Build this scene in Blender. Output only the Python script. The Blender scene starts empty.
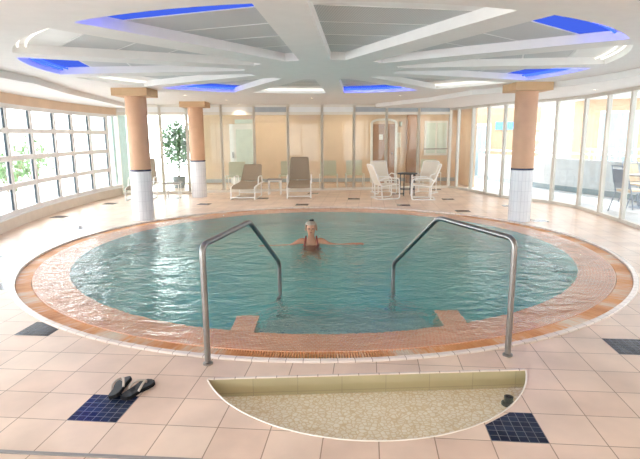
import bpy, bmesh, math, random
from mathutils import Vector, Matrix, Euler
random.seed(7)
SC = bpy.context.scene
COL = SC.collection
PI = math.pi
def R(a): return math.radians(a)

# ------------------------------------------------------------------ materials
def new_mat(name):
    m = bpy.data.materials.new(name); m.use_nodes = True
    nt = m.node_tree; nt.nodes.clear()
    out = nt.nodes.new('ShaderNodeOutputMaterial')
    return m, nt, out
def node(nt, t, **kw):
    n = nt.nodes.new('ShaderNode' + t)
    for k, v in kw.items():
        if k.startswith('i_'):
            key = k[2:].replace('_', ' ')
            n.inputs[key].default_value = v
        else: setattr(n, k, v)
    return n
def c4(c): return (c[0], c[1], c[2], 1.0)
def mat(name, col, rough=.5, metal=0, var=.06, scale=6, bump=0, bscale=60, spec=.5):
    m, nt, out = new_mat(name)
    b = node(nt, 'BsdfPrincipled'); nt.links.new(b.outputs[0], out.inputs[0])
    b.inputs['Roughness'].default_value = rough; b.inputs['Metallic'].default_value = metal
    b.inputs['Specular IOR Level'].default_value = spec
    tc = node(nt, 'TexCoord')
    nz = node(nt, 'TexNoise'); nz.inputs['Scale'].default_value = scale; nz.inputs['Detail'].default_value = 4
    nt.links.new(tc.outputs['Object'], nz.inputs['Vector'])
    rp = node(nt, 'ValToRGB'); rp.color_ramp.elements[0].position = .3; rp.color_ramp.elements[1].position = .7
    rp.color_ramp.elements[0].color = c4([max(0, x*(1-var)) for x in col]); rp.color_ramp.elements[1].color = c4([min(1, x*(1+var)) for x in col])
    nt.links.new(nz.outputs['Fac'], rp.inputs[0]); nt.links.new(rp.outputs[0], b.inputs['Base Color'])
    if bump:
        bn = node(nt, 'TexNoise'); bn.inputs['Scale'].default_value = bscale
        nt.links.new(tc.outputs['Object'], bn.inputs['Vector'])
        bm_ = node(nt, 'Bump'); bm_.inputs['Strength'].default_value = bump; bm_.inputs['Distance'].default_value = .01
        nt.links.new(bn.outputs['Fac'], bm_.inputs['Height']); nt.links.new(bm_.outputs[0], b.inputs['Normal'])
    return m
def tile_mat(name, c1, c2, grout, w, h, mortar, rough=.35, offset=0, stain=.08, bump=.3, spec=.5):
    """rectangular tiles laid out on the UV map, which is in metres"""
    m, nt, out = new_mat(name)
    b = node(nt, 'BsdfPrincipled'); nt.links.new(b.outputs[0], out.inputs[0]); b.inputs['Roughness'].default_value = rough; b.inputs['Specular IOR Level'].default_value = spec
    tc = node(nt, 'TexCoord')
    br = node(nt, 'TexBrick'); br.offset = offset; br.squash = 1
    for k, v in (('Color1', c4(c1)), ('Color2', c4(c2)), ('Mortar', c4(grout)), ('Scale', 1.), ('Mortar Size', mortar), ('Mortar Smooth', .1), ('Bias', 0.), ('Brick Width', w), ('Row Height', h)):
        br.inputs[k].default_value = v
    nt.links.new(tc.outputs['UV'], br.inputs['Vector'])
    nz = node(nt, 'TexNoise'); nz.inputs['Scale'].default_value = 2.3; nz.inputs['Detail'].default_value = 6
    nt.links.new(tc.outputs['UV'], nz.inputs['Vector'])
    mr = node(nt, 'MapRange'); mr.inputs[1].default_value = .3; mr.inputs[2].default_value = .7; mr.inputs[3].default_value = 1-stain; mr.inputs[4].default_value = 1+stain
    nt.links.new(nz.outputs['Fac'], mr.inputs[0])
    vm = node(nt, 'VectorMath', operation='SCALE'); nt.links.new(br.outputs['Color'], vm.inputs[0]); nt.links.new(mr.outputs[0], vm.inputs['Scale'])
    nt.links.new(vm.outputs[0], b.inputs['Base Color'])
    bp = node(nt, 'Bump', invert=True); bp.inputs['Strength'].default_value = bump; bp.inputs['Distance'].default_value = .004
    nt.links.new(br.outputs['Fac'], bp.inputs['Height']); nt.links.new(bp.outputs[0], b.inputs['Normal'])
    return m
def emit_mat(name, col, s):
    m, nt, out = new_mat(name)
    e = node(nt, 'Emission'); e.inputs[0].default_value = c4(col); e.inputs[1].default_value = s
    nt.links.new(e.outputs[0], out.inputs[0]); return m
def glass_mat(name, tint, refl=1.0):
    m, nt, out = new_mat(name)
    t = node(nt, 'BsdfTransparent'); t.inputs[0].default_value = c4(tint)
    g = node(nt, 'BsdfGlossy'); g.inputs['Roughness'].default_value = .0
    # mirror share from the angle alone (Schlick), the same from both sides of the sheet
    ge = node(nt, 'NewGeometry'); dp = node(nt, 'VectorMath', operation='DOT_PRODUCT')
    nt.links.new(ge.outputs['Incoming'], dp.inputs[0]); nt.links.new(ge.outputs['Normal'], dp.inputs[1])
    ab = node(nt, 'Math', operation='ABSOLUTE'); nt.links.new(dp.outputs['Value'], ab.inputs[0])
    om = node(nt, 'Math', operation='SUBTRACT'); om.inputs[0].default_value = 1; nt.links.new(ab.outputs[0], om.inputs[1])
    pw = node(nt, 'Math', operation='POWER'); pw.inputs[1].default_value = 5; nt.links.new(om.outputs[0], pw.inputs[0])
    f = node(nt, 'Math', operation='MULTIPLY_ADD'); f.inputs[1].default_value = .9*refl; f.inputs[2].default_value = .035*refl; nt.links.new(pw.outputs[0], f.inputs[0])
    mx = node(nt, 'MixShader')
    nt.links.new(f.outputs[0], mx.inputs[0]); nt.links.new(t.outputs[0], mx.inputs[1]); nt.links.new(g.outputs[0], mx.inputs[2])
    nt.links.new(mx.outputs[0], out.inputs[0]); return m
def water_mat(name, absorb, density, bscale, bstr, scatter=None):
    m, nt, out = new_mat(name)
    g = node(nt, 'BsdfGlass'); g.inputs['IOR'].default_value = 1.33; g.inputs['Roughness'].default_value = .0
    g.inputs['Color'].default_value = (1, 1, 1, 1)
    tc = node(nt, 'TexCoord')
    mp = node(nt, 'Mapping'); mp.inputs['Scale'].default_value = (1, 1.5, 1)
    nt.links.new(tc.outputs['Object'], mp.inputs[0])
    n1 = node(nt, 'TexNoise'); n1.inputs['Scale'].default_value = bscale; n1.inputs['Detail'].default_value = 3; n1.inputs['Distortion'].default_value = .6
    n2 = node(nt, 'TexNoise'); n2.inputs['Scale'].default_value = bscale*3.4; n2.inputs['Detail'].default_value = 2; n2.inputs['Distortion'].default_value = 1.
    nt.links.new(mp.outputs[0], n1.inputs['Vector']); nt.links.new(mp.outputs[0], n2.inputs['Vector'])
    ml = node(nt, 'Math', operation='MULTIPLY'); ml.inputs[1].default_value = .35; nt.links.new(n2.outputs['Fac'], ml.inputs[0])
    ad = node(nt, 'Math', operation='ADD'); nt.links.new(n1.outputs['Fac'], ad.inputs[0]); nt.links.new(ml.outputs[0], ad.inputs[1])
    bp = node(nt, 'Bump'); bp.inputs['Strength'].default_value = 1; bp.inputs['Distance'].default_value = bstr
    nt.links.new(ad.outputs[0], bp.inputs['Height']); nt.links.new(bp.outputs[0], g.inputs['Normal'])
    nt.links.new(g.outputs[0], out.inputs[0])
    va = node(nt, 'VolumeAbsorption'); va.inputs[0].default_value = c4(absorb); va.inputs[1].default_value = density
    nt.links.new(va.outputs[0], out.inputs['Volume'])
    return m

M = {}
M['ceil'] = mat('ceiling_plaster', (.80, .78, .76), .7, var=.02)
M['beam'] = mat('beam_plaster', (.80, .78, .76), .6, var=.02)
M['white'] = mat('white_paint', (.86, .86, .85), .4, var=.02)
M['frame'] = mat('window_frame_paint', (.50, .50, .47), .4, var=.02)
M['peach'] = mat('peach_plaster', (.76, .58, .43), .7, var=.05, scale=3, bump=.1)
M['shaft'] = mat('apricot_column_paint', (.63, .375, .235), .65, var=.06, scale=4, bump=.15)
M['cap'] = mat('apricot_capital_paint', (.60, .39, .22), .65, var=.04)
M['cream'] = mat('cream_render', (.80, .72, .62), .6, var=.04)
M['navy'] = mat('navy_mosaic', (.02, .025, .07), .2, var=.2, scale=40)
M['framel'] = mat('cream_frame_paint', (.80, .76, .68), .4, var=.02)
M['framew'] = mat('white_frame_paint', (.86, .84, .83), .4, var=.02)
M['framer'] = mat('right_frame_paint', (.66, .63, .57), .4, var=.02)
M['nose2'] = mat('slate_blue_step_edge', (.13, .24, .30), .3)
M['steel'] = mat('brushed_steel', (.30, .285, .275), .33, 1, var=.08, scale=20)
M['taupe'] = mat('taupe_sling', (.30, .235, .17), .8, var=.08, scale=60, bump=.3, bscale=300)
M['sling'] = mat('cream_sling', (.80, .74, .64), .8, var=.05, scale=60, bump=.3, bscale=300)
M['green'] = mat('pale_green_sling', (.60, .58, .46), .8, var=.05, scale=30)
M['wpaint'] = mat('white_powder_coat', (.86, .85, .82), .35, var=.02)
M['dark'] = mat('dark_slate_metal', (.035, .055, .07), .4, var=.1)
M['tabletop'] = mat('grey_table_top', (.30, .28, .27), .5)
M['rubber'] = mat('black_rubber', (.008, .008, .010), .7, spec=.2, var=.2, scale=40, bump=.3, bscale=200)
M['insole'] = mat('grey_insole', (.035, .038, .045), .7, var=.2, scale=20)
M['strap'] = mat('beige_strap', (.52, .44, .38), .6, var=.1)
M['skin'] = mat('tanned_skin', (.56, .28, .17), .45, var=.06, scale=14)
M['hair'] = mat('pale_hair', (.44, .36, .27), .55, var=.2, scale=60)
M['suit'] = mat('red_swimsuit', (.28, .045, .03), .6)
M['black'] = mat('black_plastic', (.015, .015, .017), .35)
M['leaf'] = mat('leaf_green', (.17, .30, .13), .5, var=.4, scale=4)
M['leaf2'] = mat('ficus_leaf', (.16, .34, .16), .4, var=.4, scale=5)
M['bark'] = mat('bark_brown', (.22, .15, .10), .8, var=.3, scale=20)
M['pot'] = mat('blue_grey_pot', (.30, .36, .40), .5)
M['door'] = mat('rose_brown_door', (.42, .25, .17), .5, var=.06, scale=2)
M['frost'] = mat('frosted_pane', (.66, .76, .72), .3)
M['skirt'] = mat('grey_skirting', (.42, .45, .48), .4)
M['deck'] = mat('pale_deck', (.72, .74, .76), .6, var=.04)
M['parapet'] = mat('parapet_render', (.60, .64, .67), .6)
M['facade'] = mat('facade_peach', (.42, .28, .18), .8)
M['facwhite'] = mat('facade_white', (.6, .58, .55), .8)
M['bluegrey'] = mat('blue_grey_glass_panel', (.25, .33, .37), .2)
M['chairblue'] = mat('blue_grey_chair_frame', (.30, .35, .43), .4)
M['cushion'] = mat('sand_cushion', (.66, .52, .38), .8)
M['teal'] = mat('pale_teal_render', (.50, .66, .66), .6)
M['sign'] = mat('notice_paper', (.80, .78, .72), .5)
M['notice'] = mat('blue_notice', (.10, .35, .65), .5)
M['drain'] = mat('dark_drain_plastic', (.05, .06, .05), .35)
M['strip'] = mat('grey_joint_metal', (.30, .28, .27), .4, .3)
M['bead'] = mat('white_trim_bead', (.80, .73, .66), .3)
M['floor'] = tile_mat('pink_cream_tiles', (.70, .52, .41), (.77, .60, .48), (.34, .22, .15), .295, .295, .0032, .32, stain=.13)
M['mosaic'] = tile_mat('navy_mosaic_tiles', (.010, .014, .035), (.022, .034, .075), (.17, .18, .21), .049, .049, .0018, .15, bump=.2, spec=.22)
M['coltile'] = tile_mat('white_column_tiles', (.78, .78, .80), (.82, .82, .83), (.62, .62, .65), .062, .19, .003, .25, stain=.02)
M['pooltile'] = tile_mat('pool_tiles', (.25, .64, .63), (.33, .72, .71), (.40, .72, .68), .1, .1, .003, .3, stain=.06)
M['step'] = tile_mat('step_tiles', (.40, .58, .56), (.46, .62, .60), (.36, .50, .48), .06, .06, .003, .3)
M['ledge'] = tile_mat('terracotta_grip_tiles', (.88, .41, .23), (.92, .48, .29), (.94, .66, .47), .034, .034, .0028, .3, offset=.5, stain=.1)
M['nosing'] = tile_mat('pool_edge_tiles', (.74, .63, .56), (.80, .70, .63), (.40, .30, .25), .125, .3, .003, .25)
M['olive'] = tile_mat('bath_wall_tiles', (.44, .38, .23), (.48, .41, .25), (.36, .31, .20), .30, .2, .003, .3)
M['cheek'] = tile_mat('cheek_wall_tiles', (.42, .40, .27), (.48, .45, .31), (.35, .33, .24), .1, .1, .003, .3)
M['deckfl'] = tile_mat('deck_tiles', (.58, .61, .64), (.64, .67, .70), (.55, .57, .60), .4, .4, .005, .4)
M['pane'] = glass_mat('clear_pane', (.97, .985, .98))
M['panet'] = glass_mat('pool_hall_pane', (.93, .95, .93))
M['cove_blue'] = emit_mat('blue_lamp', (.015, .035, 1.0), 3.0)
M['cove_white'] = emit_mat('white_lamp', (1, .97, .86), .6)
M['blue_glow'] = emit_mat('blue_spill_glow', (.08, .17, 1.0), .32)  # glow in place of blue lamp light falling on the plate
M['lens'] = emit_mat('warm_lens', (1, .82, .58), 5)
M['corridor_fill'] = emit_mat('corridor_fill_lamp', (1, .86, .68), 9)  # for the added lights that brighten the corridor
M['water'] = water_mat('pool_water', (.10, .76, .72), .30, 3.0, .036)
M['bathwater'] = glass_mat('foot_bath_water', (.995, .99, .965))

def pebble_mat():
    m, nt, out = new_mat('cream_pebble_mosaic')
    b = node(nt, 'BsdfPrincipled'); nt.links.new(b.outputs[0], out.inputs[0]); b.inputs['Roughness'].default_value = .45
    tc = node(nt, 'TexCoord')
    v = node(nt, 'TexVoronoi', feature='DISTANCE_TO_EDGE'); v.inputs['Scale'].default_value = 32
    v2 = node(nt, 'TexVoronoi', feature='F1'); v2.inputs['Scale'].default_value = 32
    for n in (v, v2): nt.links.new(tc.outputs['Object'], n.inputs['Vector'])
    rp = node(nt, 'ValToRGB'); rp.color_ramp.elements[0].position = .05; rp.color_ramp.elements[1].position = .13
    rp.color_ramp.elements[0].color = (.84, .74, .55, 1); rp.color_ramp.elements[1].color = (1, 1, 1, 1)
    nt.links.new(v.outputs['Distance'], rp.inputs[0])
    r2 = node(nt, 'ValToRGB'); r2.color_ramp.elements[0].color = (.86, .77, .62, 1); r2.color_ramp.elements[1].color = (.92, .85, .73, 1)
    sp = node(nt, 'SeparateColor'); nt.links.new(v2.outputs['Color'], sp.inputs[0]); nt.links.new(sp.outputs[0], r2.inputs[0])
    mx = node(nt, 'MixRGB', blend_type='MULTIPLY'); mx.inputs[0].default_value = 1
    nt.links.new(r2.outputs[0], mx.inputs[1]); nt.links.new(rp.outputs[0], mx.inputs[2]); nt.links.new(mx.outputs[0], b.inputs['Base Color'])
    bp = node(nt, 'Bump'); bp.inputs['Strength'].default_value = .4; bp.inputs['Distance'].default_value = .004
    nt.links.new(rp.outputs[0], bp.inputs['Height']); nt.links.new(bp.outputs[0], b.inputs['Normal'])
    return m
M['pebble'] = pebble_mat()
def grate_mat():
    """slats weathered from orange wood colour to bleached, in patches round the ring (UV u = metres round the ring)"""
    m, nt, out = new_mat('orange_grate_slats')
    b = node(nt, 'BsdfPrincipled'); nt.links.new(b.outputs[0], out.inputs[0]); b.inputs['Roughness'].default_value = .4
    tc = node(nt, 'TexCoord')
    mp = node(nt, 'Mapping'); mp.inputs['Scale'].default_value = (1, .15, 1); nt.links.new(tc.outputs['UV'], mp.inputs[0])
    n1 = node(nt, 'TexNoise'); n1.inputs['Scale'].default_value = 2.6; n1.inputs['Detail'].default_value = 2
    n2 = node(nt, 'TexNoise'); n2.inputs['Scale'].default_value = 38; n2.inputs['Detail'].default_value = 1
    for n in (n1, n2): nt.links.new(mp.outputs[0], n.inputs['Vector'])
    ad = node(nt, 'Math', operation='MULTIPLY_ADD'); ad.inputs[1].default_value = .45
    nt.links.new(n2.outputs['Fac'], ad.inputs[0]); nt.links.new(n1.outputs['Fac'], ad.inputs[2])
    rp = node(nt, 'ValToRGB'); e = rp.color_ramp.elements
    e[0].position = .52; e[0].color = (.66, .27, .085, 1); e[1].position = .92; e[1].color = (.80, .68, .55, 1)
    x = e.new(.72); x.color = (.80, .40, .17, 1)
    nt.links.new(ad.outputs[0], rp.inputs[0]); nt.links.new(rp.outputs[0], b.inputs['Base Color'])
    return m
M['grate'] = grate_mat()
def grille_mat():
    m, nt, out = new_mat('perforated_grey_panel')
    b = node(nt, 'BsdfPrincipled'); nt.links.new(b.outputs[0], out.inputs[0]); b.inputs['Roughness'].default_value = .45
    tc = node(nt, 'TexCoord')
    w = node(nt, 'TexWave', wave_type='BANDS', bands_direction='X'); w.inputs['Scale'].default_value = 14
    w2 = node(nt, 'TexWave', wave_type='BANDS', bands_direction='Y'); w2.inputs['Scale'].default_value = 14
    for n in (w, w2): nt.links.new(tc.outputs['UV'], n.inputs['Vector'])
    mu = node(nt, 'Math', operation='MULTIPLY'); nt.links.new(w.outputs['Fac'], mu.inputs[0]); nt.links.new(w2.outputs['Fac'], mu.inputs[1])
    rp = node(nt, 'ValToRGB'); rp.color_ramp.elements[0].color = (.48, .49, .50, 1); rp.color_ramp.elements[1].color = (.68, .69, .69, 1); rp.color_ramp.elements[1].position = .6
    nt.links.new(mu.outputs[0], rp.inputs[0]); nt.links.new(rp.outputs[0], b.inputs['Base Color'])
    return m
M['grille'] = grille_mat()

# ------------------------------------------------------------------ mesh builder
class MB:
    def __init__(s): s.bm = bmesh.new()
    def v(s, p): return s.bm.verts.new(p)
    def face(s, pts):
        return s.bm.faces.new([s.v(p) for p in pts])
    def box(s, c, d, rot=None):
        m = Matrix.Translation(c) @ (rot.to_matrix().to_4x4() if rot else Matrix.Identity(4)) @ Matrix.Diagonal((d[0], d[1], d[2], 1))
        bmesh.ops.create_cube(s.bm, size=1, matrix=m); return s
    def bar(s, a, b, w, h, up=(0, 0, 1)):
        """box beam from a to b, w across, h along up"""
        a, b = Vector(a), Vector(b); d = b-a; L = d.length; d.normalize()
        up = Vector(up); x = d.cross(up).normalized(); z = x.cross(d)
        m = Matrix((x, d, z)).transposed().to_4x4(); m.translation = (a+b)/2
        bmesh.ops.create_cube(s.bm, size=1, matrix=m @ Matrix.Diagonal((w, L, h, 1))); return s
    def tube(s, pts, r, seg=10, closed=False):
        pts = [Vector(p) for p in pts]; n = len(pts)
        rs = r if isinstance(r, (list, tuple)) else [r]*n
        tang = []
        for i in range(n):
            if closed: t = (pts[(i+1) % n]-pts[i-1])
            else:
                t = Vector()
                if i > 0: t += (pts[i]-pts[i-1]).normalized()
                if i < n-1: t += (pts[i+1]-pts[i]).normalized()
            tang.append(t.normalized())
        t0 = tang[0]; ref = Vector((0, 0, 1)) if abs(t0.z) < .9 else Vector((1, 0, 0))
        nrm = (ref-t0*ref.dot(t0)).normalized(); rings = []
        for i in range(n):
            t = tang[i]; nrm = (nrm-t*nrm.dot(t)).normalized(); b = t.cross(nrm)
            rings.append([s.v(pts[i]+(nrm*math.cos(2*PI*k/seg)+b*math.sin(2*PI*k/seg))*rs[i]) for k in range(seg)])
        for i in range(n if closed else n-1):
            A, B = rings[i], rings[(i+1) % n]
            for k in range(seg): s.bm.faces.new((A[k], A[(k+1) % seg], B[(k+1) % seg], B[k]))
        if not closed:
            s.bm.faces.new(rings[0][::-1]); s.bm.faces.new(rings[-1])
        return s
    def lathe(s, prof, seg=48, c=(0, 0, 0), a0=0, a1=2*PI, caps=True):
        full = abs(a1-a0-2*PI) < 1e-6; n = seg if full else seg+1; rings = []
        for r, z in prof:
            if r < 1e-6: rings.append([s.v((c[0], c[1], c[2]+z))]); continue
            rings.append([s.v((c[0]+r*math.cos(a0+(a1-a0)*k/seg), c[1]+r*math.sin(a0+(a1-a0)*k/seg), c[2]+z)) for k in range(n)])
        for A, B in zip(rings, rings[1:]):
            for k in range(seg):
                j = (k+1) % n
                if len(A) == 1: s.bm.faces.new((A[0], B[j], B[k])) if len(B) > 1 else None
                elif len(B) == 1: s.bm.faces.new((A[k], A[j], B[0]))
                else: s.bm.faces.new((A[k], A[j], B[j], B[k]))
        if caps:
            for ring, fl in ((rings[0], True), (rings[-1], False)):
                if len(ring) > 2 and full: s.bm.faces.new(ring[::-1] if fl else ring)
        return s
    def prism(s, poly, z0, z1):
        lo = [s.v((p[0], p[1], z0)) for p in poly]; hi = [s.v((p[0], p[1], z1)) for p in poly]; n = len(poly)
        s.bm.faces.new(lo[::-1]); s.bm.faces.new(hi)
        for i in range(n): s.bm.faces.new((lo[i], lo[(i+1) % n], hi[(i+1) % n], hi[i]))
        return s
    def sheet(s, rows, th):
        """thick sheet from rows of points"""
        rows = [[Vector(p) for p in r] for r in rows]; m, n = len(rows), len(rows[0])
        N = [[None]*n for _ in range(m)]
        for i in range(m):
            for j in range(n):
                a = rows[min(i+1, m-1)][j]-rows[max(i-1, 0)][j]; b = rows[i][min(j+1, n-1)]-rows[i][max(j-1, 0)]
                N[i][j] = a.cross(b).normalized()
        T = [[s.v(rows[i][j]+N[i][j]*th/2) for j in range(n)] for i in range(m)]
        B = [[s.v(rows[i][j]-N[i][j]*th/2) for j in range(n)] for i in range(m)]
        for i in range(m-1):
            for j in range(n-1):
                s.bm.faces.new((T[i][j], T[i+1][j], T[i+1][j+1], T[i][j+1])); s.bm.faces.new((B[i][j], B[i][j+1], B[i+1][j+1], B[i+1][j]))
        for i in range(m-1):
            for j in (0, n-1): s.bm.faces.new((T[i][j], T[i+1][j], B[i+1][j], B[i][j]))
        for j in range(n-1):
            for i in (0, m-1): s.bm.faces.new((T[i][j], T[i][j+1], B[i][j+1], B[i][j]))
        return s
    def ball(s, c, r, sc=(1, 1, 1), seg=16, ring=10):
        m = Matrix.Translation(c) @ Matrix.Diagonal((sc[0], sc[1], sc[2], 1))
        bmesh.ops.create_uvsphere(s.bm, u_segments=seg, v_segments=ring, radius=r, matrix=m); return s
    def build(s, name, m, parent=None, smooth=None, bevel=0, uv=None, loc=None):
        bm = s.bm
        if bevel:
            es = [e for e in bm.edges if len(e.link_faces) == 2 and e.calc_face_angle(0) > .6]
            bmesh.ops.bevel(bm, geom=es, offset=bevel, segments=2, affect='EDGES', profile=.6)
        bmesh.ops.recalc_face_normals(bm, faces=bm.faces)
        if uv:
            L = bm.loops.layers.uv.new('UVMap')
            for f in bm.faces:
                for l in f.loops: l[L].uv = uv(l.vert.co, f.normal, f)
        me = bpy.data.meshes.new(name); bm.to_mesh(me); bm.free()
        me.materials.append(m)
        if smooth is not None:
            me.polygons.foreach_set('use_smooth', [True]*len(me.polygons))
            me.set_sharp_from_angle(angle=R(smooth))
        o = bpy.data.objects.new(name, me); COL.objects.link(o)
        if parent: o.parent = parent
        if loc: o.location = loc
        return o
def fillet(pts, r, n=6):
    """round the inner corners of a polyline"""
    P = [Vector(p) for p in pts]; out = [P[0]]
    for a, b, c in zip(P, P[1:], P[2:]):
        u, w = (a-b), (c-b); k = min(r, u.length*.45, w.length*.45); p, q = b+u.normalized()*k, b+w.normalized()*k
        for i in range(n+1):
            t = i/n; out.append(p*(1-t)**2+b*2*t*(1-t)+q*t*t)
    out.append(P[-1]); return out
def tag(o, label=None, cat=None, group=None, kind=None):
    if label: o['label'] = label
    if cat: o['category'] = cat
    if group: o['group'] = group
    if kind: o['kind'] = kind
    return o
def thing(name, label, cat, loc=(0, 0, 0), rz=0, group=None):
    o = bpy.data.objects.new(name, None); COL.objects.link(o); o.empty_display_size = .1
    o.location = loc; o.rotation_euler = (0, 0, rz)
    return tag(o, label, cat, group)
def struct(o): o['kind'] = 'structure'; return o
def dup(root, loc, rz, label, group=None):
    r = root.copy(); COL.objects.link(r); r.location = loc; r.rotation_euler = (0, 0, rz); r['label'] = label
    if group: r['group'] = group
    for ch in list(root.children):
        c = ch.copy(); COL.objects.link(c); c.parent = r
        for g in list(ch.children):
            d = g.copy(); COL.objects.link(d); d.parent = c
    return r
def planar(co, n, f=None):
    if abs(n.z) > .7: return (co.x, co.y)
    if abs(n.x) > abs(n.y): return (co.y, co.z)
    return (co.x, co.z)

# ------------------------------------------------------------------ camera (a phone at eye height, tipped down a little)
p_, r_ = .183, .0078
X = Vector((1, 0, 0)); DN = Vector((0, -math.sin(p_), -math.cos(p_))); FW = Vector((0, math.cos(p_), -math.sin(p_)))
RT = X*math.cos(r_)+DN*math.sin(r_); DW = -X*math.sin(r_)+DN*math.cos(r_)
cam = bpy.data.cameras.new('camera'); co = bpy.data.objects.new('camera', cam); COL.objects.link(co)
mw = Matrix((RT, -DW, -FW)).transposed().to_4x4(); mw.translation = (0, 0, 1.6); co.matrix_world = mw
cam.sensor_width = 36; cam.sensor_fit = 'HORIZONTAL'; cam.lens = 505/640*36; cam.clip_start = .05; cam.clip_end = 300
SC.camera = co

# ------------------------------------------------------------------ plan of the room
CX, CY, RP = .041, 7.416, 4.03
def xL(y): return -5.81+(y-12)**2/35.2 if y > 4.5 else -4.21
def yB(x): return 15.1+.126*x
RIGHT = [(3.97, 15.6), (4.14, 15.3), (4.33, 14.5), (4.52, 13.75), (4.69, 13.0), (5.02, 12.4), (5.44, 11.8), (5.65, 10.95), (5.6, 10.0), (5.53, 9.13), (5.46, 8.3), (5.3, 7.4), (5.1, 6.5), (4.8, 5.5), (4.5, 4.5), (4.21, 3.6)]
ZC, ZS = 2.5, 2.4                       # main ceiling, dropped soffit round the outside
TS, YAW, TO = .295, -.097, (-1.441, 2.959)
cs_, sn_ = math.cos(YAW), math.sin(YAW)
def tile_uv(co, n=None, f=None):
    dx, dy = co[0]-TO[0], co[1]-TO[1]
    return ((dx*cs_+dy*sn_)/1.01, -dx*sn_+dy*cs_)
def tile_pt(u, v):
    u *= TS*1.01; v *= TS
    return (TO[0]+u*cs_-v*sn_, TO[1]+u*sn_+v*cs_)

# foot bath outline: a straight chord with an arc towards the camera
BA, BB = Vector((-.76, 3.14)), Vector((1.41, 3.24))
BC, BR = Vector((.33, 3.60)), 1.16
a0 = math.atan2(BA.y-BC.y, BA.x-BC.x); a1 = math.atan2(BB.y-BC.y, BB.x-BC.x)
if a0 > 0: a0 -= 2*PI
ra, rb = (BA-BC).length, (BB-BC).length
BATH = []
for i in range(41):
    t = i/40; a = a0+(a1-a0)*t; r = ra+(rb-ra)*t
    BATH.append((BC.x+r*math.cos(a), BC.y+r*math.sin(a)))
def in_bath(x, y):
    d = BB-BA; side = d.x*(y-BA.y)-d.y*(x-BA.x)
    return side < 0 and (Vector((x, y))-BC).length < BR

# ---- floor with openings for pool and foot bath
bm = bmesh.new()
left_pts = [(xL(y)-.12, y) for y in (14.4, 13.5, 12.5, 11.5, 10.5, 9.5, 8.5, 7.5, 6.5, 5.5, 4.5)]+[(-4.33, 3), (-4.33, -1.6)]
outer = [(x+.06, y) for x, y in RIGHT][::-1]+[(4.0, yB(4.0)), (-5.75, yB(-5.75))]+left_pts[1:]+[(4.27, -1.6)]
def loop_edges(pts):
    vs = [bm.verts.new((p[0], p[1], 0)) for p in pts]
    return [bm.edges.new((vs[i], vs[(i+1) % len(vs)])) for i in range(len(vs))]
circ = [(CX+RP*math.cos(2*PI*k/160), CY+RP*math.sin(2*PI*k/160)) for k in range(160)]
ed = loop_edges(outer)+loop_edges(circ)+loop_edges(BATH)
bmesh.ops.triangle_fill(bm, use_beauty=True, edges=ed)
for f in list(bm.faces):
    if f.normal.z < 0: f.normal_flip()
mb = MB(); mb.bm.free(); mb.bm = bm
floor = struct(mb.build('floor', M['floor'], uv=tile_uv))
# dark mosaic squares let into the floor, every fourth tile in staggered rows
def clip_bath(poly):
    """the part of a convex polygon outside the bath arc (sampled)"""
    return [p for p in poly if not in_bath(*p)]
for a in range(-6, 8):
    for b in range(-2, 12):
        if (a+b) % 2: continue
        cxy = tile_pt(4.05*a+.5, 3.93*b-.5)
        x, y = cxy
        if y < 1.2 or y > yB(x)-.35 or x < xL(y)+.2 or math.hypot(x-CX, y-CY) < RP+.02: continue
        # stay inside the right-hand glazing
        xr = None
        for (x0, y0), (x1, y1) in zip(RIGHT, RIGHT[1:]):
            if min(y0, y1) <= y <= max(y0, y1): xr = x0+(x1-x0)*(y-y0)/(y1-y0+1e-9)
        if xr is not None and x > xr-.2: continue
        u0, v0 = round(4.05*a), round(3.93*b)-1
        q = [tile_pt(u0, v0), tile_pt(u0+1, v0), tile_pt(u0+1, v0+1), tile_pt(u0, v0+1)]
        if any(in_bath(*p) or math.hypot(p[0]-CX, p[1]-CY) < RP+.01 for p in q):
            # cut along the bath or pool edge
            fine = []
            for i in range(4):
                p, n = Vector(q[i]), Vector(q[(i+1) % 4])
                for k in range(24): fine.append(tuple(p+(n-p)*k/24))
            out = [p for p in fine if not ((Vector(p)-BC).length < BR+.014 and p[1] < 3.3) and math.hypot(p[0]-CX, p[1]-CY) > RP+.008]
            q = out
        inl = MB().prism(q, -.004, .0018).build('mosaic_inlay', M['mosaic'], floor, uv=lambda co, n, f, u0=u0, v0=v0: (tile_uv(co)[0]-u0*TS, tile_uv(co)[1]-v0*TS))
# grey metal joint across the near left floor
mb = MB(); mb.bar((-2.4, 2.428, .003), (-.6, 2.283, .003), .022, .008)
struct(mb.build('trim_1', M['strip']))

# ---- pool
def polar_uv(co, n, f=None):
    a = math.atan2(co.y-CY, co.x-CX)
    if f is not None:
        c = f.calc_center_median(); ac = math.atan2(c.y-CY, c.x-CX)
        if ac-a > PI: a += 2*PI
        elif a-ac > PI: a -= 2*PI
    return (a*RP, math.hypot(co.x-CX, co.y-CY) if abs(n.z) > .3 else co.z)
C0 = (CX, CY, 0); RL, RW, ZW, ZD = 3.80, 3.42, -.012, -1.2
basin = struct(MB().lathe([(RW, -.055), (RW, ZD), (0.0, ZD)], 128, C0, caps=False).build('pool_basin', M['pooltile'], smooth=40, uv=lambda co, n, f: polar_uv(co, n, f) if abs(n.z) < .5 else (co.x, co.y)))
MB().lathe([(RL+.014, -.16), (RL+.014, -.010), (RL+.0, -.0135), (RW, -.055)], 160, C0, caps=False).build('ledge', M['ledge'], basin, smooth=40, uv=polar_uv)
nos = MB().lathe([(RP+.004, -.2), (RP+.004, .008), (RP-.004, .014), (RP-.046, .014), (RP-.052, .006), (RP-.052, -.2)], 202, C0, caps=False)
MB().lathe([(RP-.052, -.17), (RL+.014, -.17)], 128, C0, caps=False).build('gutter_bottom', M['drain'], basin)
nos.build('edging', M['nosing'], basin, smooth=30, uv=lambda co, n, f: (polar_uv(co, n, f)[0], .15))
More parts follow.
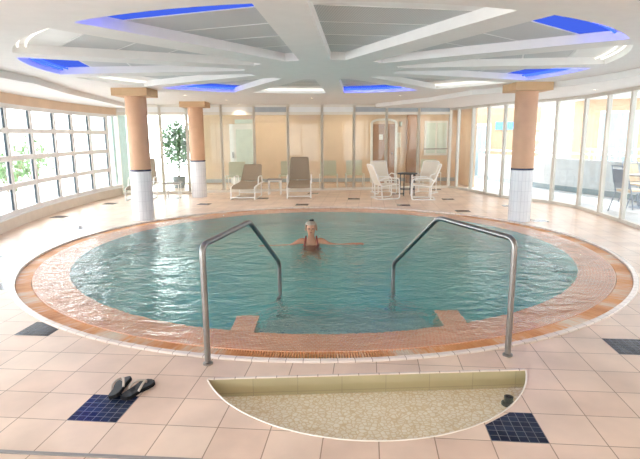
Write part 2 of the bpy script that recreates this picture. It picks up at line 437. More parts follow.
# slatted overflow grate
g = thing('overflow_grate', 'orange slatted overflow grate running all round the pool edge', 'grate', (CX, CY, 0))
mb = MB(); N = 1160
for k in range(N):
    a = 2*PI*k/N; ca, sa = math.cos(a), math.sin(a); r0, r1, hw = RL+.02, RP-.056, .0049
    P = [(r0*ca-s*sa, r0*sa+s*ca) for s in (-hw, hw)]+[(r1*ca-s*sa, r1*sa+s*ca) for s in (hw, -hw)]
    mb.prism(P, -.035, -.012)
def grate_uv(co, n, f):
    c = f.calc_center_median(); return (math.atan2(c.y, c.x)*4, math.hypot(co.x, co.y))
mb.build('slats', M['grate'], g, uv=grate_uv)
mb = MB()
for r in (RL+.06, RP-.1): mb.lathe([(r-.006, -.05), (r+.006, -.05), (r+.006, -.035), (r-.006, -.035), (r-.006, -.05)], 128, caps=False)
mb.build('carrier_ring', M['olive'], g)
# entry steps between two cheek walls
tread, x0, x1, y0 = .32, -.57, 1.08, 3.98
for k in range(5):
    z = -.28-.18*k; ya = y0+tread*k-(.05 if k == 0 else 0)
    st = MB().box(((x0+x1)/2, (ya+y0+tread*(k+1))/2, (z+ZD)/2), (x1-x0, y0+tread*(k+1)-ya, z-ZD)).build('step', M['step'], basin, uv=planar)
    MB().box(((x0+x1)/2, y0+tread*(k+1)-.02, z+.001), (x1-x0-.01, .016, .006)).build('step_nosing', M['nose2'], st)
for (xa, xb, ya, yb) in ((-.77, -.572, 3.98, 4.45), (1.082, 1.29, 4.0, 4.56)):
    ck = MB().box(((xa+xb)/2, (ya+yb)/2, (ZD-.09)/2), (xb-xa, yb-ya, -.09-ZD)).build('cheek_wall', M['cheek'], basin, uv=planar)
    MB().box(((xa+xb)/2, (ya+yb)/2, -.075), (xb-xa+.01, yb-ya+.01, .03)).build('cheek_cap', M['ledge'], ck, uv=planar)
w = MB().lathe([(0, -1.5), (RL+.006, -1.5), (RL+.006, ZW), (0, ZW)], 128, C0, caps=False).build('pool_water', M['water'])
tag(w, 'rippling teal water filling the round pool', 'water', kind='stuff')

# ---- foot bath
bz = -.125
mb = MB()
mb.face([(p[0], p[1], bz) for p in BATH])
bath = struct(mb.build('foot_bath_floor', M['pebble']))
mb = MB()
n = len(BATH)
for i in range(n):
    p, q = BATH[i], BATH[(i+1) % n]
    mb.face([(p[0], p[1], bz-.02), (q[0], q[1], bz-.02), (q[0], q[1], .0), (p[0], p[1], .0)])
def bwuv(co, n, f): return ((co.x*.998+co.y*.05), co.z+.3)
mb.build('bath_wall', M['olive'], bath, uv=bwuv)
mb = MB(); mb.tube([(p[0], p[1], .001) for p in BATH], .005, 8)
mb.build('edge_bead', M['bead'], bath, smooth=60)
mb = MB(); mb.bar((BA.x, BA.y+.012, .002), (BB.x, BB.y+.012, .002), .02, .01); mb.build('chord_bead', M['nosing'], bath, uv=lambda c, n, f: (c.x*.9+.02, .15))
mb = MB(); mb.prism([(BC.x+(p[0]-BC.x)*.9995, BC.y+(p[1]-BC.y)*.9995) for p in BATH], bz-.01, -.055)
tag(mb.build('foot_bath_water', M['bathwater']), 'shallow clear water in the half-round foot bath', 'water', kind='stuff')
d = thing('standpipe', 'short dark plastic standpipe on the pebbled foot bath floor', 'drain pipe', (1.215, 3.02, bz))
MB().lathe([(.044, 0), (.044, .012), (.034, .018), (.0, .018)], 24).build('flange', M['drain'], d, smooth=40)
MB().lathe([(.027, .018), (.029, .055), (.023, .055), (.021, .03), (0, .03)], 24, caps=False).build('pipe', M['drain'], d, smooth=40)

# ---- hand rails
def handrail(label, a, b, bend, zt, zlow):
    a, b = Vector((a[0], a[1], 0)), Vector((b[0], b[1], 0)); u = b-a
    t = thing('handrail', label, 'handrail', a, 0, 'steel pool handrails')
    pts = [Vector((0, 0, .0)), Vector((0, 0, zt)), u*bend+Vector((0, 0, zt)), u+Vector((0, 0, zlow)), u+Vector((0, 0, -.822))]
    MB().tube(fillet(pts, .075, 8), .0215, 18).build('rail', M['steel'], t, smooth=50)
    MB().lathe([(.036, 0), (.036, .01), (.026, .018), (.0215, .018)], 24).build('floor_collar', M['steel'], t, smooth=40)
    MB().lathe([(.04, -.822), (.04, -.812), (.024, -.80)], 24, tuple(u)).build('step_collar', M['steel'], t, smooth=40)
handrail('left of the two bent steel handrails, dipping into the pool', (-.81, 3.385), (-.435, 5.2), .525, .87, .29)
handrail('right of the two bent steel handrails, dipping into the pool', (1.375, 3.49), (.785, 5.26), .54, .875, .25)

# ---- columns
def column(label, x, y, rz=0):
    t = thing('column', label, 'column', (x, y, 0), rz, 'columns round the pool'); t['kind'] = 'thing'
    def cuv(co, n, f):
        a = math.atan2(co.y, co.x); c = f.calc_center_median(); ac = math.atan2(c.y, c.x)
        if ac-a > PI: a += 2*PI
        elif a-ac > PI: a -= 2*PI
        return (a*.1974, co.z)
    MB().lathe([(.2, 0), (.2, .955)], 40).build('tiled_base', M['coltile'], t, smooth=40, uv=cuv)
    MB().lathe([(.2015, .955), (.2015, .99)], 40).build('mosaic_band', M['navy'], t, smooth=40)
    MB().lathe([(.197, .99), (.197, 2.36)], 40).build('shaft', M['shaft'], t, smooth=40)
    MB().box((0, 0, 2.43), (.66, .66, .14)).build('capital', M['cap'], t, bevel=.006)
column('apricot column with white tiled base beside the left window wall', -3.49, 9.9)
column('apricot column by the back glass wall, left of the brown loungers', -3.26, 13.65)
column('apricot column with white tiled base on the right side of the pool', 3.76, 9.42)

# ---- windows and walls
wn = [0]
def bay(a, b, z0, z1, rails=(), fw=.055, fd=.07, pane='pane', post_a=True, post_b=True, frame='frame', gasket=False):
    """one glazed bay from plan point a to b"""
    wn[0] += 1
    mb = MB(); a, b = Vector((a[0], a[1], 0)), Vector((b[0], b[1], 0)); d = (b-a).normalized()
    up = Vector((0, 0, 1))
    def B(p, q, w, h): mb.bar(p, q, w, h)
    if post_a: mb.bar(a+up*z0, a+up*z1, fd, fw, up=d)
    if post_b: mb.bar(b+up*z0, b+up*z1, fd, fw, up=d)
    for z in (z0+fw/2, z1-fw/2): B(a+up*z, b+up*z, fd, fw)
    for z in rails: B(a+up*z, b+up*z, fd*.9, fw*1.15)
    root = struct(mb.build('window_%d' % wn[0], M[frame]))
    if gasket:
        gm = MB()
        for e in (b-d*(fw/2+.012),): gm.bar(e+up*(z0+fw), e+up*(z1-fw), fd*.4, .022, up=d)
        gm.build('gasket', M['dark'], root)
    pm = MB(); e = d*(fw*.4); pm.bar(a+e+up*((z0+z1)/2), b-e+up*((z0+z1)/2), .008, z1-z0-fw)
    pm.build('pane', M[pane], root)
    return root
# left: gridded window wall on a low sill wall
LY = [-1.55, -.6, .4, 1.4, 2.35, 3.3, 4.3, 5.25, 6.2, 7.2, 8.2, 9.22, 10.24, 11.29, 12.12, 12.98, 13.86]  # bays beside the camera are unseen, added to brighten the near floor
for i, (ya, yb) in enumerate(zip(LY, LY[1:])):
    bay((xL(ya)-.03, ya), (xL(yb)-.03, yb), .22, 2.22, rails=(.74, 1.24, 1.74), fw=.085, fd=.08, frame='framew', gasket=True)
bay((xL(13.86)-.03, 13.86), (xL(14.42)-.02, 14.40), .22, 2.24, fw=.07, fd=.08, frame='framew')
mb = MB()
ys = [-1.55, .5, 2.0]+[3.3+i*(14.45-3.3)/24 for i in range(25)]
for ya, yb in zip(ys, ys[1:]):
    a, b = Vector((xL(ya)-.08, ya, .1)), Vector((xL(yb)-.08, yb, .1)); mb.bar(a, b, .2, .22)
wl = struct(mb.build('wall_left', M['cream']))
mb = MB()
for ya, yb in zip(ys, ys[1:]):
    mb.bar((xL(ya)-.03, ya, .215), (xL(yb)-.03, yb, .215), .2, .02)
struct(mb.build('trim_2', M['white']))
mb = MB()
for ya, yb in zip(ys, ys[1:]):
    mb.bar((xL(ya)-.06, ya, 2.32), (xL(yb)-.06, yb, 2.32), .17, .2)
mb.build('lintel', M['peach'], wl)
# back: clear glass bays in a slim frame
px = [-5.64, -4.48]+[15.1*k/(1-.126*k) for k in (-.257, -.19, -.1264, -.061, .0053, .0675, .1305, .193)]+[3.97]
for i, (xa, xb) in enumerate(zip(px, px[1:])):
    r = bay((xa, yB(xa)), (xb, yB(xb)), .0, 2.5, rails=(2.25,), fw=.07, fd=.08, pane='panet', frame='framel')
    mb = MB(); mb.bar((xa+.03, yB(xa), 2.375), (xb-.03, yB(xb), 2.375), .03, .19)
    mb.build('header_panel', M['skirt' if i in (4, 7, 8, 9) else 'white'], r)
# right: tall panes round the curve
for a, b in zip(RIGHT[1:], RIGHT[2:]):
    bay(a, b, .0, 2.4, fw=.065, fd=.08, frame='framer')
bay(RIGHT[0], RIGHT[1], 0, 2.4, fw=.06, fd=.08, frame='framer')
# unseen walls behind the camera; glazed bays added to brighten the near floor
for i in (0, 1, 2, 6, 7):
    bay((-4.2+1.05*i, -1.6), (-3.15+1.05*i, -1.6), 0, 2.4, fw=.065, fd=.08)
struct(MB().box((.525, -1.6, 1.2), (3.15, .12, 2.4)).build('wall_front', M['peach']))
struct(MB().box((4.27, 1.0, 1.25), (.12, 5.2, 2.5)).build('wall_right', M['cream']))

# ---- ceiling with twelve recesses between radiating beams
RR, RH, ZR = 3.75, 1.08, 2.595
bm = bmesh.new()
edges = []
def lp(pts):
    vs = [bm.verts.new((p[0], p[1], ZC)) for p in pts]
    return [bm.edges.new((vs[i], vs[(i+1) % len(vs)])) for i in range(len(vs))]
edges += lp([(-7.0, -1.7), (4.6, -1.7), (7.0, 3.5), (7.0, 15.95), (4.2, 15.7), (-5.75, 14.42), (-7.0, 14.3)])
HWB = .19
sect = []
A0 = -94.7
for k in range(12):
    al, ar = R(A0+30*k), R(A0+30*(k+1))
    oo = []
    ro, ri = RR, RH
    t0, t1 = al+math.asin(HWB/ro), ar-math.asin(HWB/ro)
    for i in range(13):
        a = t0+(t1-t0)*i/12; oo.append((CX+ro*math.cos(a), CY+ro*math.sin(a)))
    s0, s1 = al+math.asin(HWB/ri), ar-math.asin(HWB/ri)
    inn = [(CX+ri*math.cos(s1), CY+ri*math.sin(s1)), (CX+ri*math.cos((s0+s1)/2), CY+ri*math.sin((s0+s1)/2)), (CX+ri*math.cos(s0), CY+ri*math.sin(s0))]
    sect.append((oo, inn, (al+ar)/2)); edges += lp(oo+inn)
bmesh.ops.triangle_fill(bm, use_beauty=True, edges=edges)
for oo, inn, am in sect:
    P = oo+inn; n = len(P)
    for i in range(n):
        p, q = P[i], P[(i+1) % n]
        bm.faces.new([bm.verts.new((p[0], p[1], ZC)), bm.verts.new((q[0], q[1], ZC)), bm.verts.new((q[0], q[1], ZR+.03)), bm.verts.new((p[0], p[1], ZR+.03))])
bmesh.ops.remove_doubles(bm, verts=bm.verts, dist=1e-4)
mb = MB(); mb.bm.free(); mb.bm = bm
ceiling = struct(mb.build('ceiling', M['ceil']))
MB().prism([(-7.2, -1.8), (7.4, -1.8), (7.4, 16.0), (-7.2, 14.4)], 2.66, 2.8).build('slab', M['ceil'], ceiling)
where = ['above the front edge of the pool', 'right of the front one', 'above the right pool edge',
         'beside the right column capital', 'towards the white armchairs', 'at the back, right of middle', 'at the back, left of middle',
         'by the back left column', 'beside the near left column capital', 'nearest the left window wall',
         'second from front at left', 'just left of the widest beam']
for k, (oo, inn, am) in enumerate(sect):
    blue = k % 2 == 1
    ux = Vector((math.cos(am), math.sin(am))); vx = Vector((-ux.y, ux.x)); C = Vector((CX, CY))
    half = R(15)
    def wid(s):                          # half width of the recess at distance s along its middle
        return s*math.tan(half)-HWB/math.cos(half)+.004
    gr = thing('ceiling_grille', 'grey perforated ceiling panels in the recess '+where[k], 'ceiling panel', (CX, CY, ZR), am, 'perforated ceiling panels')
    st = [RH*.985, 1.55, 2.1, 2.65, 3.22]
    for i in range(4):
        a, b = st[i]+(.012 if i else 0), st[i+1]-.012
        if i == 0: a = RH*.99
        MB().prism([(a, -max(wid(a), .02)), (b, -wid(b)), (b, wid(b)), (a, max(wid(a), .02))], 0, .02).build('perforated_panel', M['grille'], gr, uv=lambda co, n, f: (co.x, co.y))
    for i in (1, 2, 3, 4):
        MB().box((st[i], 0, .0085), (.014, 2*wid(st[i]), .021)).build('divider', M['white'], gr)
    lt = thing('cove_light', ('blue' if blue else 'white')+' cove light in the ceiling recess '+where[k], 'ceiling light', (CX, CY, ZR), am, 'blue cove lights' if blue else 'white cove lights')
    th = math.asin(HWB/RR); arc = [(-half+th)+(2*half-2*th)*i/10 for i in range(11)]
    P = [(3.235, -wid(3.235)), (3.235, wid(3.235))]
    P = [(3.235, -wid(3.235))]+[((RR-.004)*math.cos(a), (RR-.004)*math.sin(a)) for a in arc]+[(3.235, wid(3.235))]
    MB().prism(P, .0, .02).build('lamp_plate', M['blue_glow' if blue else 'white'], lt)  # blue plates glow by themselves, standing in for spill from the tubes
    mb = MB(); mb.tube([((RR-.05)*math.cos(a*.97), (RR-.05)*math.sin(a*.97), -.03) for a in arc], .014, 10)
    mb.build('lamp_tube', M['cove_blue' if blue else 'cove_white'], lt, smooth=60)
    mb = MB(); mb.tube([((RR-.13)*math.cos(a*.95), (RR-.13)*math.sin(a*.95), -.025) for a in arc], .012, 10)
    mb.build('lamp_tube', M['cove_blue' if blue else 'cove_white'], lt, smooth=60)
# dropped soffits along both sides
def arcp(r, d0, d1, n): return [(CX+r*math.cos(R(d0+(d1-d0)*i/n)), CY+r*math.sin(R(d0+(d1-d0)*i/n))) for i in range(n+1)]
inner = arcp(4.3, -90, -60, 6)[:-1]+arcp(4.42, -60, 46, 20)+[(2.7, 12.5), (1.63, 14.75), (1.66, 15.25)]
outer_r = [(3.95, 15.72), (4.3, 15.75), (6.4, 15.8), (6.4, 3.5), (4.2, 3.0), (4.2, -1.5), (CX, -1.5)]
struct(MB().prism(inner+outer_r, ZS, ZC+.03).build('trim_3', M['ceil']))
inner = arcp(4.3, -90, -185, 20)+[(-4.62, 9.7), (-5.05, 13.0), (-5.2, 14.4)]
outer_l = [(-5.8, 14.3), (-6.2, 12), (-5.95, 8.5), (-5.2, 6), (-4.35, 4.3), (-4.2, 3), (-4.2, -1.5), (CX, -1.5)]
struct(MB().prism(inner+outer_l, ZS, ZC+.03).build('trim_4', M['ceil']))
# downlights
dl = [(-2.3, 12.95, ZC, 'left of the back blue cove light'), (-.17, 12.5, ZC, 'behind the back white cove light'), (1.86, 11.9, ZC, 'behind the back right blue cove light'),
      (-2.93, 11.4, ZC, 'between the two left columns'), (5.05, 9.55, ZS, 'in the right soffit beside the column'), (4.3, 11.1, ZS, 'in the right soffit behind the column'), (-2.25, 14.62, ZC, 'glowing close to the back glass wall')]
for x, y, z, wh in dl:
    t = thing('downlight', 'small round ceiling downlight '+wh, 'downlight', (x, y, z), 0, 'ceiling downlights')
    MB().lathe([(.035, -.002), (.05, -.008), (.062, -.004), (.062, .0)], 24, caps=False).build('trim_ring', M['white'], t, smooth=40)
    MB().lathe([(0, -.0035), (.036, -.0035)], 20, caps=False).build('lens', M['lens'], t)

# ------------------------------------------------------------------ furniture
def lounger(top_y, top_z, name='chaise_lounge'):
    t = thing(name, '', 'lounger')
    W = .305
    for s in (-1, 1):
        x = s*W
        MB().tube(fillet([(x, .0, .015), (x, .0, .33), (x, .35, .355), (x, 1.1, .37), (x, 1.35, .36)], .06), .017, 10).build('side_rail', M['wpaint'], t, smooth=50)
        MB().tube(fillet([(x, .02, .02), (x, .95, .02), (x, .95, .34)], .05), .015, 10).build('leg', M['wpaint'], t, smooth=50)
        MB().tube(fillet([(x*1.05, .42, .36), (x*1.05, .5, .56), (x*1.05, .95, .56), (x*1.05, 1.02, .345)], .07), .016, 10).build('arm', M['wpaint'], t, smooth=50)
    MB().tube([(-W, .0, .07), (W, .0, .07)], .015, 10).build('stretcher', M['wpaint'], t, smooth=50)
    MB().tube([(-W, .95, .1), (W, .95, .1)], .015, 10).build('stretcher', M['wpaint'], t, smooth=50)
    rows = []
    for yy, zz in ((-.01, .30), (.03, .335), (.2, .36), (.5, .365), (.85, .375), (1.1, .40)):
        rows.append([(x, yy, zz-.015*(1-(x/.28)**2)) for x in (-.285, -.14, 0, .14, .285)])
    MB().sheet(rows, .014).build('seat_sling', M['taupe'], t, smooth=60)
    by, bz = 1.1, .41; rows = []
    for i in range(7):
        f = i/6; hw = .265-.04*f
        rows.append([(x*hw, by+(top_y-by)*f+.02*(1-x*x), bz+(top_z-bz)*f) for x in (-1, -.5, 0, .5, 1)])
    MB().sheet(rows, .014).build('back_sling', M['taupe'], t, smooth=60)
    pts = [(-.285, by-.05, .37), (-.28, by, bz), (-.238, top_y, top_z), (.238, top_y, top_z), (.28, by, bz), (.285, by-.05, .37)]
    MB().tube(fillet(pts, .04), .012, 8).build('back_frame', M['taupe'], t, smooth=50)
    return t
L1 = lounger(1.42, .83); L1.location = (-1.96, 12.82, 0); L1.rotation_euler = (0, 0, R(-4)); L1['label'] = 'left brown sling lounger by the back glass, backrest leaned further back'; L1['group'] = 'brown sling loungers'
L2 = lounger(1.25, 1.02); L2.location = (-.535, 13.02, 0); L2.rotation_euler = (0, 0, R(1)); L2['label'] = 'brown sling lounger with the tall upright backrest, behind the swimmer'; L2['group'] = 'brown sling loungers'
dup(L2, (-4.6, 12.75, 0), R(8), 'brown lounger half hidden behind the near left column', 'brown sling loungers')
def side_table():
    t = thing('side_table', '', 'table')
    for sx in (-1, 1):
        for sy in (-1, 1):
            MB().tube([(sx*.165, sy*.165, 0), (sx*.165, sy*.165, .4)], .013, 10).build('leg', M['wpaint'], t, smooth=50)
    mb = MB()
    for s in (-1, 1):
        mb.bar((-.165, s*.165, .395), (.165, s*.165, .395), .025, .03); mb.bar((s*.165, -.165, .395), (s*.165, .165, .395), .025, .03)
    mb.build('apron', M['wpaint'], t)
    MB().box((0, 0, .42), (.42, .42, .022)).build('table_top', M['tabletop'], t, bevel=.004)
    return t
T1 = side_table(); T1.location = (-1.25, 14.12, 0); T1['label'] = 'small white side table with grey top between two brown loungers'; T1['group'] = 'white side tables'
dup(T1, (-3.86, 13.3, 0), .1, 'small white side table with grey top between the two left columns', 'white side tables')
def armchair():
    t = thing('patio_armchair', '', 'chair')
    W = .29
    for s in (-1, 1):
        x = s*W
        MB().tube(fillet([(x, .62, .017), (x, .0, .017), (x, .02, .58), (x, .42, .6), (x, .60, .52)], .07), .017, 10).build('arm_frame', M['wpaint'], t, smooth=50)
        MB().tube(fillet([(x*.9, .0, .40), (x*.9, .2, .40), (x*.9, .5, .36), (x*.9, .6, .52), (x*.88, .76, .93)], .05), .015, 10).build('seat_rail', M['wpaint'], t, smooth=50)
        MB().tube([(x, .5, .017), (x*.92, .52, .38)], .015, 10).build('leg', M['wpaint'], t, smooth=50)
    MB().tube([(-W, .62, .017), (W, .62, .017)], .015, 10).build('stretcher', M['wpaint'], t, smooth=50)
    MB().tube([(-W*.9, .0, .40), (W*.9, .0, .40)], .014, 10).build('stretcher', M['wpaint'], t, smooth=50)
    MB().tube(fillet([(-.255, .755, .92), (-.2, .77, .955), (.2, .77, .955), (.255, .755, .92)], .03), .014, 10).build('back_bar', M['wpaint'], t, smooth=50)
    prof = [(.01, .405), (.2, .395), (.38, .37), (.5, .375), (.56, .44), (.62, .58), (.69, .76), (.755, .93)]
    rows = [[(x, yy, zz-.01*(1-(x/.26)**2)) for x in (-.255, -.13, 0, .13, .255)] for yy, zz in prof[:4]]
    MB().sheet(rows, .012).build('seat_sling', M['sling'], t, smooth=60)
    rows = [[(x, yy+.012*(1-(x/.26)**2), zz) for x in (-.255, -.13, 0, .13, .255)] for yy, zz in prof[3:]]
    MB().sheet(rows, .012).build('back_sling', M['sling'], t, smooth=60)
    return t
A1 = armchair(); A1.scale = (.93, .93, .92); A1.location = (1.97, 13.08, 0); A1.rotation_euler = (0, 0, R(104)); A1['label'] = 'front left white sling armchair facing the dark table'; A1['group'] = 'white sling armchairs'
dup(A1, (1.88, 13.97, 0), R(15), 'white sling armchair behind the front left one at the dark table', 'white sling armchairs')
dup(A1, (2.34, 12.86, 0), R(-98), 'front right white sling armchair with its back to the right glass', 'white sling armchairs')
dup(A1, (2.78, 13.9, 0), R(-35), 'white sling armchair behind the front right one at the dark table', 'white sling armchairs')
t = thing('patio_table', 'dark round patio table among four white armchairs', 'table', (2.37, 13.68, 0), .2)
MB().lathe([(0, .575), (.26, .575), (.27, .585), (.27, .6), (.26, .605), (0, .605)], 36, caps=False).build('table_top', M['dark'], t, smooth=40)
for k in range(4):
    a = PI/4+k*PI/2
    MB().tube([(.21*math.cos(a), .21*math.sin(a), 0), (.2*math.cos(a), .2*math.sin(a), .576)], .014, 10).build('leg', M['dark'], t, smooth=50)
MB().tube([(.205*math.cos(2*PI*i/32), .205*math.sin(2*PI*i/32), .17) for i in range(32)], .011, 8, closed=True).build('ring_brace', M['dark'], t, smooth=50)

# ---- flip-flops
def flipflop(label, loc, rot, mirror):
    t = thing('flip_flop', label, 'flip-flop', loc, 0, 'pair of black flip-flops'); t.rotation_euler = rot; t.scale = (1.12, .98, 1)
    prof = [(-.125, .0), (-.12, .022), (-.10, .034), (-.06, .035), (-.01, .034), (.04, .042), (.085, .047), (.115, .04), (.132, .024), (.138, .0)]
    pts = [(w*(1 if w else 1), y) for y, w in prof]+[(-w, y) for y, w in prof[::-1][1:-1]]
    pts = [(x*1.0+(mirror*.006 if y > .03 else 0), y) for x, y in pts]
    MB().prism(pts, 0, .02).build('sole', M['rubber'], t, bevel=.004, smooth=40)
    MB().prism([(x*.88, y*.95) for x, y in pts], .0195, .0225).build('insole', M['insole'], t)
    toe = Vector((mirror*.008, .082, .02))
    for s in (-1, 1):
        pp = [toe+Vector((0, 0, -.003)), toe+Vector((s*.004, -.004, .022)), Vector((s*.022, .045, .05)), Vector((s*.036, .0, .045)), Vector((s*.036, -.03, .021))]
        q = fillet(pp, .02, 4)
        MB().tube(q, [.0045+.0025*min(1, i/5) for i in range(len(q))], 8).build('strap', M['strap'], t, smooth=50)
# the left one leans with its inner edge on the right one
flipflop('left of two black flip-flops, leaning on the other one', (-1.288, 3.0, .0145), Euler((0, R(-17), R(1))), -1)
flipflop('right of two black flip-flops, lying flat beside the dark blue mosaic square', (-1.181, 2.995, 0.002), Euler((0, 0, R(-22))), 1)

# ------------------------------------------------------------------ the swimmer
def skin_body(name, V, E, m, parent, sub=2):
    me = bpy.data.meshes.new(name); me.from_pydata([v[0] for v in V], E, []); me.update()
    o = bpy.data.objects.new(name, me); COL.objects.link(o)
    md = o.modifiers.new('skin', 'SKIN'); md.use_smooth_shade = True; md.branch_smoothing = .6
    for i, v in enumerate(V):
        r = v[1]; sv = me.skin_vertices[0].data[i]; sv.radius = (r, r) if not isinstance(r, tuple) else r; sv.use_root = (i == 0)
    s = o.modifiers.new('subsurf', 'SUBSURF'); s.levels = sub; s.render_levels = sub
    bpy.context.view_layer.update()
    ev = o.evaluated_get(bpy.context.evaluated_depsgraph_get()); nm = bpy.data.meshes.new_from_object(ev)
    nm.name = name
    bpy.data.objects.remove(o); bpy.data.meshes.remove(me)
    nm.materials.clear(); nm.materials.append(m)
    nm.polygons.foreach_set('use_smooth', [True]*len(nm.polygons))
    q = bpy.data.objects.new(name, nm); COL.objects.link(q); q.parent = parent
    return q
P = thing('person', 'person bathing up to the shoulders in the pool, pale hair, arms spread wide', 'person', (-.135, 7.54, 0))
V, E_ = [], []
def vx(p, r, prev=None):
    V.append((p, r)); i = len(V)-1
    if prev is not None: E_.append((prev, i))
    return i
pel = vx((0, .05, -.56), (.15, .11))
sp = vx((0, .05, -.36), (.125, .095), pel); ch = vx((0, .03, -.16), (.14, .10), sp); ub = vx((0, .02, -.01), (.125, .085), ch)
nb = vx((0, .015, .085), (.062, .058), ub); nk = vx((0, .0, .125), (.048, .048), nb)
h1 = vx((0, -.02, .16), (.058, .062), nk); h2 = vx((0, -.02, .21), (.074, .084), h1); h3 = vx((0, -.01, .265), (.077, .09), h2); h4 = vx((0, 0, .31), (.058, .07), h3)
for s in (-1, 1):
    sh = vx((s*.155, .02, .03), .055, ub)
    up_ = vx((s*.255, .0, -.03), .043, sh)
    el = vx((s*.41, -.02, -.075 if s < 0 else -.05), .036, up_); wr = vx((s*.62, -.06, -.065 if s < 0 else -.015), .025, el)
    zz = -.06 if s < 0 else -.004
    pm = vx((s*.68, -.07, zz), (.034, .018), wr)
    for j, (dy, L) in enumerate(((-.035, .06), (-.014, .075), (.006, .08), (.024, .07))):
        k = vx((s*.72, -.075+dy, zz+.002), .0095, pm); k2 = vx((s*(.72+L*.55), -.08+dy*1.25, zz+.004), .0085, k); vx((s*(.72+L), -.085+dy*1.35, zz-.004), .007, k2)
    k = vx((s*.672, -.11, zz), .010, pm); vx((s*.70, -.135, zz), .008, k)
    hp = vx((s*.095, .05, -.62), .088, pel)
    kn = vx((s*.12, .0, -.9), .058, hp); an = vx((s*.12, .2, -1.12), .036, kn); vx((s*.12, .1, -1.17), (.035, .028), an)
body = skin_body('body', V, E_, M['skin'], P)
# face: nose, ears and lips belong to the body mesh
bm = bmesh.new(); bm.from_mesh(body.data)
def blob(c, r, sc): bmesh.ops.create_uvsphere(bm, u_segments=12, v_segments=8, radius=r, matrix=Matrix.Translation(c) @ Matrix.Diagonal((*sc, 1)))
blob((0, -.109, .208), .014, (.8, 1.2, 1.5)); blob((-.085, -.0, .205), .02, (.4, .8, 1.3)); blob((.085, -.0, .205), .02, (.4, .8, 1.3))
bm.to_mesh(body.data); bm.free()
body.data.polygons.foreach_set('use_smooth', [True]*len(body.data.polygons))
for s in (-1, 1): MB().ball((s*.03, -.098, .233), .0105, (1.2, .6, .8)).build('eye', M['black'], P, smooth=60)
MB().ball((0, -.086, .172), .016, (1.3, .5, .35)).build('mouth', M['suit'], P, smooth=60)
# hair: a cap of hair over crown, sides and nape
mb = MB(); mb.ball((0, .004, .24), .1, (.97, 1.08, 1.06), 28, 20)
rm = [v for v in mb.bm.verts if (v.co.y < -.052 and v.co.z < .282) or v.co.z < .18 or (v.co.y < .01 and v.co.z < .235)]
bmesh.ops.delete(mb.bm, geom=rm, context='VERTS')
hair = mb.build('hair', M['hair'], P, smooth=80)
sol = hair.modifiers.new('thick', 'SOLIDIFY'); sol.thickness = .012; sol.offset = -1
mb = MB(); mb.ball((.0, -.01, .346), .022, (1.3, 1.0, .8)); mb.ball((.024, -.016, .352), .018, (1.2, .9, .9)); mb.build('hair_clip', M['black'], P, smooth=60)
# swimsuit: front panel and two straps over the shoulders
SV = [((0, .05, -.57), (.156, .116)), ((0, .05, -.36), (.132, .102)), ((0, .028, -.16), (.148, .108)), ((0, .018, -.045), (.136, .096))]
skin_body('swimsuit', SV, [(0, 1), (1, 2), (2, 3)], M['suit'], P)
for s in (-1, 1):
    MB().tube([(s*.095, -.085, -.06), (s*.1, -.085, .0), (s*.088, -.055, .07), (s*.08, .01, .10), (s*.08, .085, .06), (s*.08, .11, -.05)], .011, 8).build('strap', M['suit'], P, smooth=60)

# ------------------------------------------------------------------ room behind the back glass
yw = 17.5
struct(MB().prism([(-7.6, yB(-7.6)), (5.2, yB(5.2)), (5.2, 18.3), (-7.6, 18.3)], -.06, -.002).build('floor_corridor', M['floor'], uv=tile_uv))
wb = struct(MB().box((.36, yw+.06, 1.25), (9.28, .12, 2.5)).build('wall_back', M['peach']))
MB().box((.36, yw-.012, .1), (9.28, .024, .12)).build('skirting', M['skirt'], wb)
struct(MB().prism([(-7.6, 14.3), (5.0, 15.75), (5.0, 17.7), (-7.6, 17.7)], 2.5, 2.62).build('ceiling_corridor', M['ceil']))
struct(MB().box((4.75, 16.6, 1.25), (.12, 1.8, 2.5)).build('wall_corridor', M['peach']))
for i, (x, wh) in enumerate(((-1.6, 'left'), (1.0, 'middle'), (3.5, 'right'))):
    t = thing('corridor_fill_light', 'added warm flat ceiling light brightening the room behind the back glass, %s of three' % wh, 'ceiling light', (x, 16.5, 2.5), 0, 'added corridor fill lights')  # added to light the room behind the glass
    MB().box((0, 0, -.018), (.9, .3, .044)).build('housing', M['white'], t); MB().box((0, 0, -.043), (.84, .25, .006)).build('lamp_plate', M['corridor_fill'], t)
# brown door in a white arched surround
d = struct(MB().box((2.2, yw-.02, .99), (.74, .05, 1.98)).build('door_1', M['door']))
mb = MB(); mb.bar((1.78, yw-.03, 0), (1.78, yw-.03, 2.02), .07, .08, up=(1, 0, 0)); mb.bar((2.61, yw-.03, 0), (2.61, yw-.03, 2.02), .07, .08, up=(1, 0, 0))
ap = [(2.195-.415*math.cos(PI*i/10), yw-.03, 2.02+.12*math.sin(PI*i/10)) for i in range(11)]
for p, q in zip(ap, ap[1:]): mb.bar(p, q, .07, .07, up=(0, 1, 0))
mb.build('door_frame', M['white'], d)
MB().ball((2.48, yw-.07, 1.0), .035).build('door_handle', M['steel'], d, smooth=60)
MB().box((2.1, yw-.05, 1.55), (.13, .01, .18)).build('notice', M['sign'], d)
tag(MB().box((2.72, yw-.012, 1.45), (.12, .02, .5)).build('notice_board', M['sign'], bevel=.004), 'narrow pale notice on the peach wall right of the brown door', 'notice')
t = thing('wall_lamp', 'small wall lamp above the pale notice beside the brown door', 'lamp', (2.76, yw, 1.98))
MB().box((0, -.02, 0), (.08, .04, .16)).build('back_plate', M['tabletop'], t); MB().lathe([(.03, -.07), (.05, .07)], 20, (0, -.08, 0)).build('lamp_shade', M['frost'], t, smooth=40)
struct(MB().box((3.14, yw-.09, 1.2), (.34, .18, 2.4)).build('pillar_corridor', M['door']))
